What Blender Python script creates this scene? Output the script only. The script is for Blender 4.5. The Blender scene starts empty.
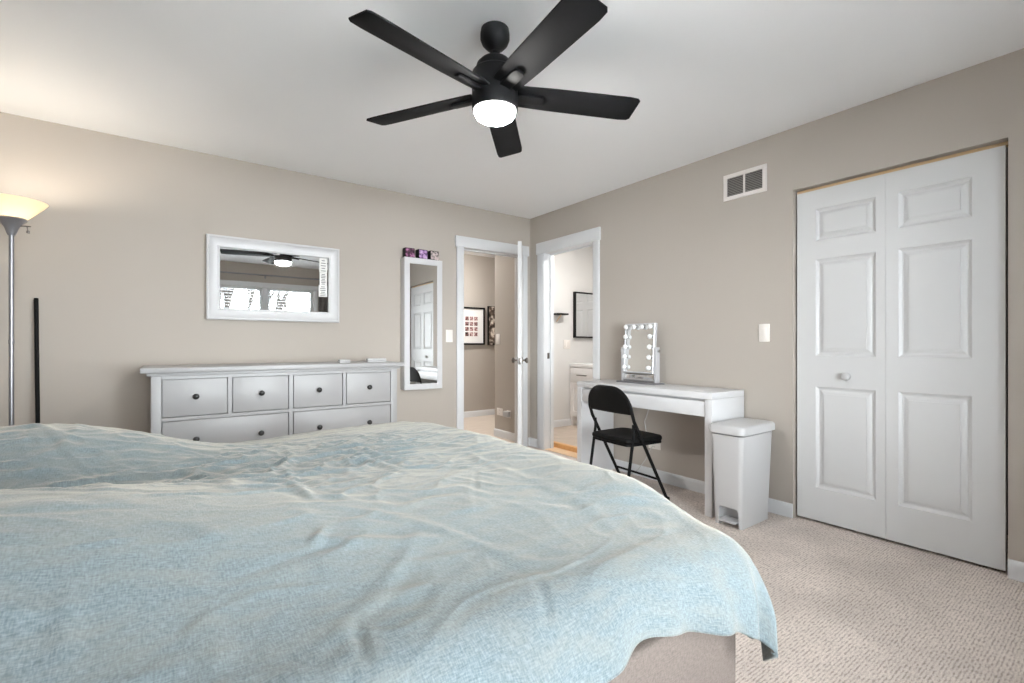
import bpy, bmesh, math, random
import numpy as np
from mathutils import Vector, Matrix, noise
R = math.radians
scn = bpy.context.scene
C = scn.collection

# ------------------------------------------------------------------ camera, sky, exposure
cam_d = bpy.data.cameras.new('camera'); cam = bpy.data.objects.new('camera', cam_d); C.objects.link(cam)
cam_d.sensor_width = 36.0; cam_d.lens = 471.0 / 1024 * 36; cam_d.shift_y = 3.5 / 1024
cam_d.clip_start = 0.02
cam.location = (0, 0, 1.082); cam.rotation_euler = (R(90), 0, -math.atan(.7346))
scn.camera = cam
SKY, FAN_LAMP, TORCH, HALL, BATH = 51.0, 265.0, 38.0, 158.0, 103.0
w = bpy.data.worlds.new('overcast_sky'); scn.world = w; w.use_nodes = True
bg = w.node_tree.nodes['Background']; bg.inputs[0].default_value = (.93, .97, 1, 1); bg.inputs[1].default_value = SKY
pl = bpy.data.lights.new('window_portal', 'AREA'); pl.shape = 'RECTANGLE'; pl.size = 2.34; pl.size_y = 1.57; pl.cycles.is_portal = True
po = bpy.data.objects.new('window_portal', pl); C.objects.link(po); po.location = (.96, -1.08, 1.275); po.rotation_euler = (R(90), 0, 0)
scn.view_settings.view_transform = 'Standard'; scn.view_settings.look = 'None'
scn.view_settings.gamma = 1; scn.view_settings.use_curve_mapping = False
scn.view_settings.exposure = 0.1
scn.cycles.use_denoising = True
scn.cycles.max_bounces = 14; scn.cycles.diffuse_bounces = 8; scn.cycles.transparent_max_bounces = 12
scn.cycles.sample_clamp_indirect = 8

# room: camera stands at x=0,y=0; dresser wall at y=YA, closet wall at x=XB
XB, YA, XL, YW, CH = 3.163, 3.975, -1.12, -.95, 2.44

# ------------------------------------------------------------------ materials
def nmat(name):
    m = bpy.data.materials.new(name); m.use_nodes = True
    nt = m.node_tree; return m, nt, nt.nodes['Principled BSDF'], nt.nodes, nt.links
def mat(name, col, rough=.5, metal=0, var=.04, vscale=14, bump=0, bscale=200, spec=.5, sheen=0, coord='Object'):
    m, nt, b, N, L = nmat(name)
    b.inputs['Roughness'].default_value = rough; b.inputs['Metallic'].default_value = metal
    b.inputs['Specular IOR Level'].default_value = spec; b.inputs['Sheen Weight'].default_value = sheen
    tc = N.new('ShaderNodeTexCoord')
    nz = N.new('ShaderNodeTexNoise'); nz.inputs['Scale'].default_value = vscale; nz.inputs['Detail'].default_value = 4
    L.new(tc.outputs[coord], nz.inputs['Vector'])
    mx = N.new('ShaderNodeMix'); mx.data_type = 'RGBA'
    mx.inputs[6].default_value = tuple(c * (1 - var) for c in col) + (1,)
    mx.inputs[7].default_value = tuple(min(1, c * (1 + var)) for c in col) + (1,)
    L.new(nz.outputs['Fac'], mx.inputs[0]); L.new(mx.outputs[2], b.inputs['Base Color'])
    if bump:
        n2 = N.new('ShaderNodeTexNoise'); n2.inputs['Scale'].default_value = bscale; n2.inputs['Detail'].default_value = 3
        L.new(tc.outputs[coord], n2.inputs['Vector'])
        bp = N.new('ShaderNodeBump'); bp.inputs['Strength'].default_value = bump; bp.inputs['Distance'].default_value = .002
        L.new(n2.outputs['Fac'], bp.inputs['Height']); L.new(bp.outputs['Normal'], b.inputs['Normal'])
    return m
def emit(name, col, strength):
    m, nt, b, N, L = nmat(name)
    b.inputs['Base Color'].default_value = (.8, .8, .8, 1)
    b.inputs['Emission Color'].default_value = tuple(col) + (1,); b.inputs['Emission Strength'].default_value = strength
    tc = N.new('ShaderNodeTexCoord'); nz = N.new('ShaderNodeTexNoise'); nz.inputs['Scale'].default_value = 8
    L.new(tc.outputs['Object'], nz.inputs['Vector'])
    mr = N.new('ShaderNodeMapRange'); mr.inputs['To Min'].default_value = .35; mr.inputs['To Max'].default_value = .45
    L.new(nz.outputs['Fac'], mr.inputs['Value']); L.new(mr.outputs[0], b.inputs['Roughness'])
    return m

M_WALL = mat('greige_wall_paint', (.438, .398, .355), .85, var=.012, vscale=3, bump=.08, bscale=350, spec=.25)
M_BATHWALL = mat('bathroom_wall_paint', (.69, .68, .665), .8, var=.012, vscale=3, bump=.06, bscale=350, spec=.25)
M_CEIL = mat('ceiling_paint', (.91, .922, .935), .9, var=.01, vscale=3, bump=.1, bscale=260, spec=.2)
M_TRIM = mat('white_trim_paint', (.68, .69, .705), .4, var=.012, vscale=5)
M_DOOR = mat('white_door_paint', (.63, .635, .64), .45, var=.015, vscale=6)
M_FURN = mat('white_furniture_lacquer', (.58, .58, .59), .35, var=.015, vscale=5)
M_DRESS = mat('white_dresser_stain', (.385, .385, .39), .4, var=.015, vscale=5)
M_DESK = mat('white_desk_foil', (.61, .61, .62), .35, var=.015, vscale=5)
M_PLASTIC = mat('white_plastic', (.505, .505, .51), .35, var=.012, vscale=9)
M_PLATE = mat('ivory_switch_plastic', (.80, .76, .72), .35, var=.012)
M_BLACK = mat('matte_black_metal', (.005, .005, .0055), .5, spec=.15, var=.1, vscale=40)
M_FANB = mat('black_fan_blade', (.006, .006, .0065), .75, spec=.14, var=.25, vscale=60)
M_KNOB = mat('black_knob', (.012, .012, .012), .3)
M_VINYL = mat('black_chair_vinyl', (.004, .004, .004), .6, bump=.2, bscale=300, spec=.15)
M_GREYM = mat('brushed_grey_metal', (.30, .30, .32), .38, .8, var=.06)
M_NICKEL = mat('dark_nickel', (.22, .20, .185), .28, 1)
M_CHROME = mat('chrome', (.75, .75, .76), .12, 1)
M_SILVER = mat('silver_white_metal', (.60, .60, .62), .3, .4)
M_MIRROR = mat('mirror_glass', (.86, .87, .87), .015, 1, var=.005)
M_GAPSHADE = mat('painted_gap_shade', (.05, .045, .04), .8)  # near-black colour stands in for shade inside closet, vent and sockets
M_SLATG = mat('vent_slat_grey', (.30, .28, .265), .6)
M_VENT = mat('ivory_vent_enamel', (.74, .70, .67), .5)
M_CURT = mat('grey_curtain_cloth', (.16, .15, .145), .9, var=.1, bump=.3, bscale=500)
M_BARK = mat('blackened_tree_bark', (.010, .0085, .0075), .95, spec=.05, var=.3)  # backlit darkness put into the bark colour so branches show against sky
M_GROUND = mat('whitened_ground', (.86, .87, .88), .9)  # unseen ground, whitened so it bounces more daylight to the ceiling
M_ROOFW = mat('raw_pine_framing', (.62, .44, .25), .7, var=.12, vscale=20)
M_PAPER = mat('white_sticker_paper', (.80, .80, .78), .7)
M_PRINT = mat('grey_sticker_print', (.10, .10, .10), .7)
M_MAT = mat('white_picture_mount', (.85, .84, .82), .7)
M_COUNTER = mat('white_countertop', (.86, .86, .86), .25)
M_VANITY = mat('pale_grey_cabinet_paint', (.80, .78, .77), .45)
M_BULB = emit('frosted_bulb', (1, .98, .95), .0)
M_FANL = emit('fan_light_diffuser', (1, .975, .94), FAN_LAMP)
M_HALL = emit('hall_light_diffuser', (1, .985, .96), HALL)
M_BATHL = emit('bathroom_light_diffuser', (1, .98, .95), BATH)
M_TORCH = emit('torchiere_bulb', (1, .90, .77), TORCH * 9)

def shade_mat():
    m, nt, b, N, L = nmat('cream_glass_shade')
    b.inputs['Base Color'].default_value = (.86, .80, .68, 1); b.inputs['Roughness'].default_value = .35
    tr = N.new('ShaderNodeBsdfTranslucent'); mx = N.new('ShaderNodeMixShader'); mx.inputs[0].default_value = .6
    tc = N.new('ShaderNodeTexCoord'); nz = N.new('ShaderNodeTexNoise'); nz.inputs['Scale'].default_value = 9
    L.new(tc.outputs['Object'], nz.inputs['Vector'])
    cr = N.new('ShaderNodeMix'); cr.data_type = 'RGBA'; cr.inputs[6].default_value = (.90, .82, .66, 1); cr.inputs[7].default_value = (.97, .90, .76, 1)
    L.new(nz.outputs['Fac'], cr.inputs[0]); L.new(cr.outputs[2], tr.inputs['Color'])
    L.new(b.outputs[0], mx.inputs[1]); L.new(tr.outputs[0], mx.inputs[2]); L.new(mx.outputs[0], N['Material Output'].inputs[0])
    return m
M_SHADE = shade_mat()

def glass_mat():
    m, nt, b, N, L = nmat('window_glass')
    t = N.new('ShaderNodeBsdfTransparent'); t.inputs[0].default_value = (.95, .96, .96, 1)
    g = N.new('ShaderNodeBsdfGlossy'); g.inputs['Roughness'].default_value = .02
    f = N.new('ShaderNodeFresnel'); f.inputs['IOR'].default_value = 1.45
    mx = N.new('ShaderNodeMixShader'); L.new(f.outputs[0], mx.inputs[0]); L.new(t.outputs[0], mx.inputs[1]); L.new(g.outputs[0], mx.inputs[2])
    L.new(mx.outputs[0], N['Material Output'].inputs[0]); return m
M_GLASS = glass_mat()

def carpet_mat():
    m, nt, b, N, L = nmat('beige_loop_carpet')
    b.inputs['Roughness'].default_value = .95; b.inputs['Specular IOR Level'].default_value = .1; b.inputs['Sheen Weight'].default_value = .15
    tc = N.new('ShaderNodeTexCoord')
    mp = N.new('ShaderNodeMapping'); mp.inputs['Scale'].default_value = (46, 120, 1); L.new(tc.outputs['Object'], mp.inputs[0])
    dn = N.new('ShaderNodeTexNoise'); dn.inputs['Scale'].default_value = 1; dn.inputs['Detail'].default_value = 1.5; L.new(mp.outputs[0], dn.inputs['Vector'])
    wv = N.new('ShaderNodeTexWave'); wv.bands_direction = 'Y'; wv.inputs['Scale'].default_value = 30; wv.inputs['Distortion'].default_value = 2.2
    wv.inputs['Detail'].default_value = 1; wv.inputs['Detail Scale'].default_value = 1.6; L.new(tc.outputs['Object'], wv.inputs['Vector'])
    sm = N.new('ShaderNodeMath'); sm.operation = 'MULTIPLY_ADD'; sm.inputs[1].default_value = .26; L.new(wv.outputs['Fac'], sm.inputs[0]); L.new(dn.outputs['Fac'], sm.inputs[2])
    br = N.new('ShaderNodeValToRGB'); e = br.color_ramp.elements
    e[0].position = .40; e[0].color = (.385, .325, .288, 1); e[1].position = .74; e[1].color = (.70, .618, .56, 1)
    q = e.new(.55); q.color = (.575, .50, .452, 1); L.new(sm.outputs[0], br.inputs[0])
    nz = N.new('ShaderNodeTexNoise'); nz.inputs['Scale'].default_value = 260; nz.inputs['Detail'].default_value = 2; L.new(tc.outputs['Object'], nz.inputs['Vector'])
    n2 = N.new('ShaderNodeTexNoise'); n2.inputs['Scale'].default_value = 3.5; n2.inputs['Detail'].default_value = 5; L.new(tc.outputs['Object'], n2.inputs['Vector'])
    m1 = N.new('ShaderNodeMix'); m1.data_type = 'RGBA'; m1.blend_type = 'MULTIPLY'; m1.inputs[0].default_value = 1
    r1 = N.new('ShaderNodeMapRange'); r1.inputs['From Min'].default_value = .3; r1.inputs['From Max'].default_value = .7; r1.inputs['To Min'].default_value = .84; r1.inputs['To Max'].default_value = 1.1
    L.new(n2.outputs['Fac'], r1.inputs['Value']); L.new(br.outputs['Color'], m1.inputs[6]); L.new(r1.outputs[0], m1.inputs[7])
    m2 = N.new('ShaderNodeMix'); m2.data_type = 'RGBA'; m2.blend_type = 'MULTIPLY'; m2.inputs[0].default_value = 1
    r2 = N.new('ShaderNodeMapRange'); r2.inputs['From Min'].default_value = .3; r2.inputs['From Max'].default_value = .7; r2.inputs['To Min'].default_value = .75; r2.inputs['To Max'].default_value = 1.15
    L.new(nz.outputs['Fac'], r2.inputs['Value']); L.new(m1.outputs[2], m2.inputs[6]); L.new(r2.outputs[0], m2.inputs[7])
    L.new(m2.outputs[2], b.inputs['Base Color'])
    bp = N.new('ShaderNodeBump'); bp.inputs['Strength'].default_value = .6; bp.inputs['Distance'].default_value = .004
    L.new(m2.outputs[2], bp.inputs['Height']); L.new(bp.outputs['Normal'], b.inputs['Normal'])
    return m
M_CARPET = carpet_mat()

def wood_mat(name, c1, c2, scale=(1.2, 9, 9), rough=.4):
    m, nt, b, N, L = nmat(name); b.inputs['Roughness'].default_value = rough
    tc = N.new('ShaderNodeTexCoord'); mp = N.new('ShaderNodeMapping'); mp.inputs['Scale'].default_value = scale
    L.new(tc.outputs['Object'], mp.inputs[0]); nz = N.new('ShaderNodeTexNoise'); nz.inputs['Scale'].default_value = 4; nz.inputs['Detail'].default_value = 6
    L.new(mp.outputs[0], nz.inputs['Vector']); mx = N.new('ShaderNodeMix'); mx.data_type = 'RGBA'
    mx.inputs[6].default_value = c1 + (1,); mx.inputs[7].default_value = c2 + (1,)
    L.new(nz.outputs['Fac'], mx.inputs[0]); L.new(mx.outputs[2], b.inputs['Base Color']); return m
M_OAK = wood_mat('honey_oak', (.62, .30, .10), (.85, .50, .22))
M_OAKL = wood_mat('light_oak_boards', (.70, .47, .28), (.86, .62, .40))
M_HALLF = wood_mat('pale_hall_boards', (.55, .46, .39), (.78, .69, .60), (.8, 6, 6))

def tile_mat():
    m, nt, b, N, L = nmat('tan_bathroom_tile'); b.inputs['Roughness'].default_value = .4
    tc = N.new('ShaderNodeTexCoord'); br = N.new('ShaderNodeTexBrick'); br.offset = 0
    br.inputs['Scale'].default_value = 1; br.inputs['Brick Width'].default_value = .3; br.inputs['Row Height'].default_value = .3; br.inputs['Mortar Size'].default_value = .004
    nz = N.new('ShaderNodeTexNoise'); nz.inputs['Scale'].default_value = 9; nz.inputs['Detail'].default_value = 6; L.new(tc.outputs['Object'], nz.inputs['Vector'])
    mx = N.new('ShaderNodeMix'); mx.data_type = 'RGBA'; mx.inputs[6].default_value = (.42, .33, .26, 1); mx.inputs[7].default_value = (.72, .62, .52, 1)
    L.new(nz.outputs['Fac'], mx.inputs[0]); L.new(mx.outputs[2], br.inputs['Color1']); L.new(mx.outputs[2], br.inputs['Color2'])
    br.inputs['Mortar'].default_value = (.5, .44, .38, 1); L.new(tc.outputs['Object'], br.inputs['Vector']); L.new(br.outputs['Color'], b.inputs['Base Color'])
    return m
M_TILE = tile_mat()

def linen_mat(name, cA, cB, cC, weave=900, sheen=.45, tint=(1, .87, .72), patch=5):
    m, nt, b, N, L = nmat(name); b.inputs['Roughness'].default_value = .9; b.inputs['Specular IOR Level'].default_value = .15
    b.inputs['Sheen Weight'].default_value = sheen; b.inputs['Sheen Tint'].default_value = tint + (1,); b.inputs['Sheen Roughness'].default_value = .4
    tc = N.new('ShaderNodeTexCoord')
    def nz(scale, sc, det=3):
        mp = N.new('ShaderNodeMapping'); mp.inputs['Scale'].default_value = sc; L.new(tc.outputs['UV'], mp.inputs[0])
        n = N.new('ShaderNodeTexNoise'); n.inputs['Scale'].default_value = scale; n.inputs['Detail'].default_value = det; L.new(mp.outputs[0], n.inputs['Vector']); return n
    a = nz(100, (1, 4, 1)); c = nz(100, (4, 1, 1)); d = nz(patch, (2.2, 6, 1), 6)
    ad = N.new('ShaderNodeMath'); ad.operation = 'ADD'; L.new(a.outputs['Fac'], ad.inputs[0]); L.new(c.outputs['Fac'], ad.inputs[1])
    mr = N.new('ShaderNodeMapRange'); mr.inputs['From Min'].default_value = .7; mr.inputs['From Max'].default_value = 1.3; L.new(ad.outputs[0], mr.inputs['Value'])
    m1 = N.new('ShaderNodeMix'); m1.data_type = 'RGBA'; m1.inputs[6].default_value = cA + (1,); m1.inputs[7].default_value = cB + (1,); L.new(mr.outputs[0], m1.inputs[0])
    m2 = N.new('ShaderNodeMix'); m2.data_type = 'RGBA'; m2.inputs[7].default_value = cC + (1,); L.new(m1.outputs[2], m2.inputs[6])
    r2 = N.new('ShaderNodeMapRange'); r2.inputs['From Min'].default_value = .42; r2.inputs['From Max'].default_value = .68; r2.inputs['To Max'].default_value = .36; L.new(d.outputs['Fac'], r2.inputs['Value'])
    L.new(r2.outputs[0], m2.inputs[0]); L.new(m2.outputs[2], b.inputs['Base Color'])
    bp = N.new('ShaderNodeBump'); bp.inputs['Strength'].default_value = .35; bp.inputs['Distance'].default_value = .0015
    L.new(ad.outputs[0], bp.inputs['Height']); L.new(bp.outputs['Normal'], b.inputs['Normal']); return m
M_DUVET = linen_mat('blue_green_linen', (.100, .130, .144), (.208, .250, .265), (.232, .230, .204))
M_BEDUP = linen_mat('tan_linen_upholstery', (.125, .102, .091), (.20, .168, .150), (.167, .140, .126), sheen=.05)
M_SHEET = mat('beige_sheet', (.62, .53, .46), .9)

# ------------------------------------------------------------------ mesh helpers
def merge(dst, src):
    tmp = bpy.data.meshes.new('tmp'); src.to_mesh(tmp); src.free(); dst.from_mesh(tmp); bpy.data.meshes.remove(tmp)
def bx(bm, lo, hi, bev=0, seg=2, rot=None, piv=None):
    b = bmesh.new(); bmesh.ops.create_cube(b, size=1)
    lo, hi = Vector(lo), Vector(hi)
    for v in b.verts: v.co = Vector(((lo.x if v.co.x < 0 else hi.x), (lo.y if v.co.y < 0 else hi.y), (lo.z if v.co.z < 0 else hi.z)))
    if bev: bmesh.ops.bevel(b, geom=list(b.edges), offset=bev, segments=seg, profile=.5, affect='EDGES')
    if rot is not None: bmesh.ops.transform(b, matrix=rot, verts=b.verts, space=Matrix.Translation(-Vector(piv or (0, 0, 0))))
    merge(bm, b); return bm
def box(lo, hi, bev=0, seg=2): return bx(bmesh.new(), lo, hi, bev, seg)
def tube(bm, pts, r, n=12, caps=True):
    pts = [Vector(p) for p in pts]; rings = []; prev = None
    rr = r if isinstance(r, (list, tuple)) else [r] * len(pts)
    for i, p in enumerate(pts):
        t = (pts[min(i + 1, len(pts) - 1)] - pts[max(i - 1, 0)]).normalized()
        if prev is None:
            a = Vector((0, 0, 1)) if abs(t.z) < .9 else Vector((1, 0, 0)); s = t.cross(a).normalized()
        else: s = (prev - t * prev.dot(t)).normalized()
        prev = s; q = t.cross(s)
        rings.append([bm.verts.new(p + (s * math.cos(2 * math.pi * k / n) + q * math.sin(2 * math.pi * k / n)) * rr[i]) for k in range(n)])
    for a, b in zip(rings, rings[1:]):
        for k in range(n): bm.faces.new((a[k], a[(k + 1) % n], b[(k + 1) % n], b[k]))
    if caps: bm.faces.new(rings[0][::-1]); bm.faces.new(rings[-1])
    return bm
def lathe(bm, prof, n=40, axis='z', c=(0, 0, 0)):
    c = Vector(c); rings = []
    def P(r, h, k):
        a = 2 * math.pi * k / n; x, y = r * math.cos(a), r * math.sin(a)
        return c + (Vector((x, y, h)) if axis == 'z' else Vector((x, h, y)) if axis == 'y' else Vector((h, x, y)))
    for r, h in prof:
        rings.append([bm.verts.new(P(0, h, 0))] if r < 1e-6 else [bm.verts.new(P(r, h, k)) for k in range(n)])
    for a, b in zip(rings, rings[1:]):
        for k in range(n):
            k2 = (k + 1) % n
            f = [a[0] if len(a) == 1 else a[k], b[0] if len(b) == 1 else b[k], b[0] if len(b) == 1 else b[k2], a[0] if len(a) == 1 else a[k2]]
            f = list(dict.fromkeys(f))
            if len(f) > 2:
                try: bm.faces.new(f)
                except ValueError: pass
    bmesh.ops.recalc_face_normals(bm, faces=bm.faces); return bm
def prism(bm, pts, h, axis='z', off=0):
    """closed 2-D outline extruded along an axis from off to off+h"""
    def P(a, b, c): return (a, b, c) if axis == 'z' else (a, c, b) if axis == 'y' else (c, a, b)
    lo = [bm.verts.new(P(a, b, off)) for a, b in pts]; hi = [bm.verts.new(P(a, b, off + h)) for a, b in pts]
    n = len(pts); bm.faces.new(lo[::-1]); bm.faces.new(hi)
    for i in range(n): bm.faces.new((lo[i], lo[(i + 1) % n], hi[(i + 1) % n], hi[i]))
    bmesh.ops.recalc_face_normals(bm, faces=bm.faces); return bm
def frame_sweep(bm, x0, x1, z0, z1, prof):
    """profile [(inset, depth)] swept round a rectangle in the xz plane, depth towards -y"""
    rings = [[bm.verts.new(p) for p in ((x0 + i, -d, z0 + i), (x1 - i, -d, z0 + i), (x1 - i, -d, z1 - i), (x0 + i, -d, z1 - i))] for i, d in prof]
    rings.append(rings[0])
    for a, b in zip(rings, rings[1:]):
        for k in range(4): bm.faces.new((a[k], a[(k + 1) % 4], b[(k + 1) % 4], b[k]))
    bmesh.ops.recalc_face_normals(bm, faces=bm.faces); return bm
def rounded(w, h, r, n=6, cx=0, cy=0):
    pts = []
    for sx, sy, a0 in ((1, -1, -90), (1, 1, 0), (-1, 1, 90), (-1, -1, 180)):
        for k in range(n + 1):
            a = R(a0 + 90 * k / n); pts.append((cx + sx * (w / 2 - r) + r * math.cos(a), cy + sy * (h / 2 - r) + r * math.sin(a)))
    return pts

def link(name, bm, m, parent=None, smooth=35):
    me = bpy.data.meshes.new(name); bmesh.ops.remove_doubles(bm, verts=bm.verts, dist=1e-6)
    bm.to_mesh(me); bm.free(); me.materials.append(m)
    if smooth:
        me.polygons.foreach_set('use_smooth', [True] * len(me.polygons)); me.set_sharp_from_angle(angle=R(smooth))
    o = bpy.data.objects.new(name, me); C.objects.link(o)
    if parent is not None: o.parent = parent
    return o
def tag(o, label, cat, group=None, kind=None):
    o['label'] = label; o['category'] = cat
    if group: o['group'] = group
    if kind: o['kind'] = kind
    return o
def thing(name, loc, label, cat, rz=0, group=None, kind=None):
    o = bpy.data.objects.new(name, None); C.objects.link(o); o.location = loc; o.rotation_euler = (0, 0, R(rz)); o.empty_display_size = .05
    return tag(o, label, cat, group, kind)
def rebase(o, loc):
    """put a world-coordinate mesh's origin at loc"""
    o.data.transform(Matrix.Translation(-Vector(loc))); o.location = loc; return o
def copy_tree(o, parent=None):
    c = o.copy(); C.objects.link(c)
    if parent is not None: c.parent = parent
    for ch in list(o.children): copy_tree(ch, c)
    return c
def struct(name, bm, m, label, cat, smooth=35): return tag(link(name, bm, m, None, smooth), label, cat, None, 'structure')

# ------------------------------------------------------------------ setting: shell
T = .12
# floors
struct('floor', box((XL - T, YW - T, -.1), (XB, YA, 0)), M_CARPET, 'beige textured carpet covering the bedroom floor', 'floor', 0)
struct('floor_hall', box((1.6, YA, -.1), (5.6, 6.2, 0)), M_HALLF, 'pale boarded hallway floor beyond the open door', 'floor', 0)
struct('floor_closet', box((XB, .1, -.1), (XB + .8, 1.7, -.002)), M_CARPET, 'carpet inside the closet behind the folding doors', 'floor', 0)
struct('floor_bathroom', bx(bx(bmesh.new(), (XB + .21, 2.0, -.1), (5.4, 4.47, .045)), (XB + T, 1.9, -.12), (5.4, 4.6, -.052)), M_TILE, 'tan tiled floor of the bathroom through the doorway', 'floor', 0)
b = bx(bmesh.new(), (XB, 3.036, -.1), (XB + T + .03, 3.729, .004)); struct('floor_doorway', b, M_OAKL, 'light oak boards in the bathroom doorway', 'floor')
b = bx(bmesh.new(), (XB + T + .03, 2.9, -.05), (XB + .21, 4.468, .05), .006); struct('trim_threshold', b, M_OAK, 'raised honey oak threshold strip before the bathroom tile', 'threshold')
# ceilings
struct('ceiling', box((XL - T, YW - T, CH), (XB + T, YA + T, CH + .1)), M_CEIL, 'flat white bedroom ceiling', 'ceiling', 0)
struct('ceiling_hall', box((1.6, YA + T, CH), (5.6, 6.2, CH + .1)), M_CEIL, 'white hallway ceiling', 'ceiling', 0)
struct('ceiling_bathroom', box((XB + T, 1.9, CH), (5.5, 4.6, CH + .1)), M_CEIL, 'white bathroom ceiling', 'ceiling', 0)
# dresser wall with the bedroom doorway
DX0, DX1, DH = 2.329, 3.043, 2.03
b = bmesh.new()
bx(b, (XL - T, YA, -.1), (DX0 - .02, YA + T, CH)); bx(b, (DX1 + .02, YA, -.1), (XB + T, YA + T, CH)); bx(b, (DX0 - .02, YA, DH + .02), (DX1 + .02, YA + T, CH))
struct('wall_north', b, M_WALL, 'greige wall with the dresser, both mirrors and hall doorway', 'wall', 0)
# closet wall with closet opening and bathroom doorway
CY0, CY1, CHT = .400, 1.335, 2.05
BY0, BY1 = 3.036, 3.729
b = bmesh.new()
bx(b, (XB, YW - T, -.1), (XB + T, CY0, CH)); bx(b, (XB, CY1, -.1), (XB + T, BY0 - .02, CH)); bx(b, (XB, BY1 + .02, -.1), (XB + T, YA, CH))
bx(b, (XB, CY0, CHT), (XB + T, CY1, CH)); bx(b, (XB, BY0 - .02, DH + .02), (XB + T, BY1 + .02, CH))
struct('wall_east', b, M_WALL, 'greige wall with the closet doors, vent and vanity desk', 'wall', 0)
struct('wall_west', box((XL - T, YW - T, -.1), (XL, YA, CH)), M_WALL, 'greige wall behind the head of the bed', 'wall', 0)
WX0, WX1, WZ0, WZ1 = -.20, 2.12, .50, 2.05
b = bmesh.new()
bx(b, (XL, YW - T, -.1), (WX0, YW, CH)); bx(b, (WX1, YW - T, -.1), (XB, YW, CH)); bx(b, (WX0, YW - T, -.1), (WX1, YW, WZ0)); bx(b, (WX0, YW - T, WZ1), (WX1, YW, CH))
struct('wall_south', b, M_WALL, 'greige window wall seen in the framed mirror', 'wall', 0)
# closet interior
b = bmesh.new()
bx(b, (XB + .7, .1, -.1), (XB + .8, 1.7, CH)); bx(b, (XB + T, .1, -.1), (XB + .7, .16, CH)); bx(b, (XB + T, 1.62, -.1), (XB + .7, 1.7, CH)); bx(b, (XB + T, .16, CH - .02), (XB + .7, 1.62, CH))
struct('wall_closet', b, M_GAPSHADE, 'closet interior behind the folding doors, its shade painted dark', 'wall', 0)
# hall and bathroom walls
b = bmesh.new()
bx(b, (XB + .002, YA + T, -.1), (XB + T, 4.655, CH)); bx(b, (XB + T, 4.478, -.1), (5.6, 4.655, CH))
struct('wall_hall_corner', b, M_WALL, 'greige hall wall corner with the switch and outlets', 'wall', 0)
struct('wall_hall_far', box((1.6, 6.08, -.1), (5.6, 6.2, CH)), M_WALL, 'greige far hall wall with two hanging pictures', 'wall', 0)
b = bx(bmesh.new(), (1.6, YA + T, -.1), (1.7, 6.08, CH)); bx(b, (5.5, 4.655, -.1), (5.6, 6.08, CH)); struct('wall_hall_ends', b, M_WALL, 'greige hall side walls out of view', 'wall', 0)
b = bx(bmesh.new(), (XB + T, 4.47, -.1), (5.4, 4.478, CH)); bx(b, (XB + T, YA + .002, -.1), (XB + T + .004, 4.47, CH)); struct('wall_bathroom_back', b, M_BATHWALL, 'pale bathroom wall with framed mirror and black shelf', 'wall', 0)
b = bx(bmesh.new(), (5.3, 1.9, -.1), (5.4, 4.47, CH)); bx(b, (XB + T, 1.9, -.1), (5.4, 2.0, CH)); struct('wall_bathroom_side', b, M_BATHWALL, 'pale bathroom side wall reflected in the black framed mirror', 'wall', 0)
# ceiling light in hall and bath (out of view, give the light)
def flush_light(loc, m, label):
    t = thing('flush_ceiling_light', loc, label, 'ceiling light')
    link('rim', lathe(bmesh.new(), [(0, 0), (.17, 0), (.17, -.03), (.155, -.035), (.155, -.004), (0, -.004)]), M_NICKEL, t)
    link('diffuser', lathe(bmesh.new(), [(.153, -.02), (.15, -.05), (.12, -.08), (.06, -.097), (0, -.1)]), m, t)
flush_light((2.95, 5.45, CH), M_HALL, 'round flush ceiling light in the hallway')
flush_light((3.80, 3.40, CH), M_BATHL, 'round flush ceiling light in the bathroom')

# baseboards: profile along a wall, built in local frame (x along, -y out of the wall)
def baseboard(name, runs, label):
    b = bmesh.new()
    for (p, q) in runs:
        p, q = Vector(p), Vector(q); L = (q - p).length; d = (q - p).normalized(); n = Vector((d.y, -d.x, 0))
        prof = [(0, 0), (.015, 0), (.015, .062), (.012, .076), (.006, .085), (0, .087)]
        r0 = [b.verts.new(p + n * a + Vector((0, 0, h))) for a, h in prof]; r1 = [b.verts.new(q + n * a + Vector((0, 0, h))) for a, h in prof]
        k = len(prof); b.faces.new(r0); b.faces.new(r1[::-1])
        for i in range(k): b.faces.new((r0[i], r1[i], r1[(i + 1) % k], r0[(i + 1) % k]))
    bmesh.ops.recalc_face_normals(b, faces=b.faces)
    struct(name, b, M_TRIM, label, 'baseboard')
baseboard('baseboard_north', [((XL, YA, 0), (DX0 - .09, YA, 0)), ((DX1 + .09, YA, 0), (XB, YA, 0))], 'white baseboard along the dresser wall')
baseboard('baseboard_east', [((XB, BY0 - .09, 0), (XB, CY1, 0)), ((XB, YA, 0), (XB, BY1 + .113, 0)), ((XB, CY0, 0), (XB, YW, 0))], 'white baseboard along the closet and desk wall')
baseboard('baseboard_west', [((XL, YW, 0), (XL, YA, 0))], 'white baseboard behind the bed')
baseboard('baseboard_south', [((XB, YW, 0), (XL, YW, 0))], 'white baseboard under the window')
baseboard('baseboard_hall', [((1.7, 6.08, 0), (5.5, 6.08, 0)), ((XB + .002, 4.655, 0), (XB + .002, YA + T, 0))], 'white baseboards of the hallway')
baseboard('baseboard_bathroom', [((XB + T, 4.47, .045), (4.24, 4.47, .045))], 'white baseboard in the bathroom')

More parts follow.
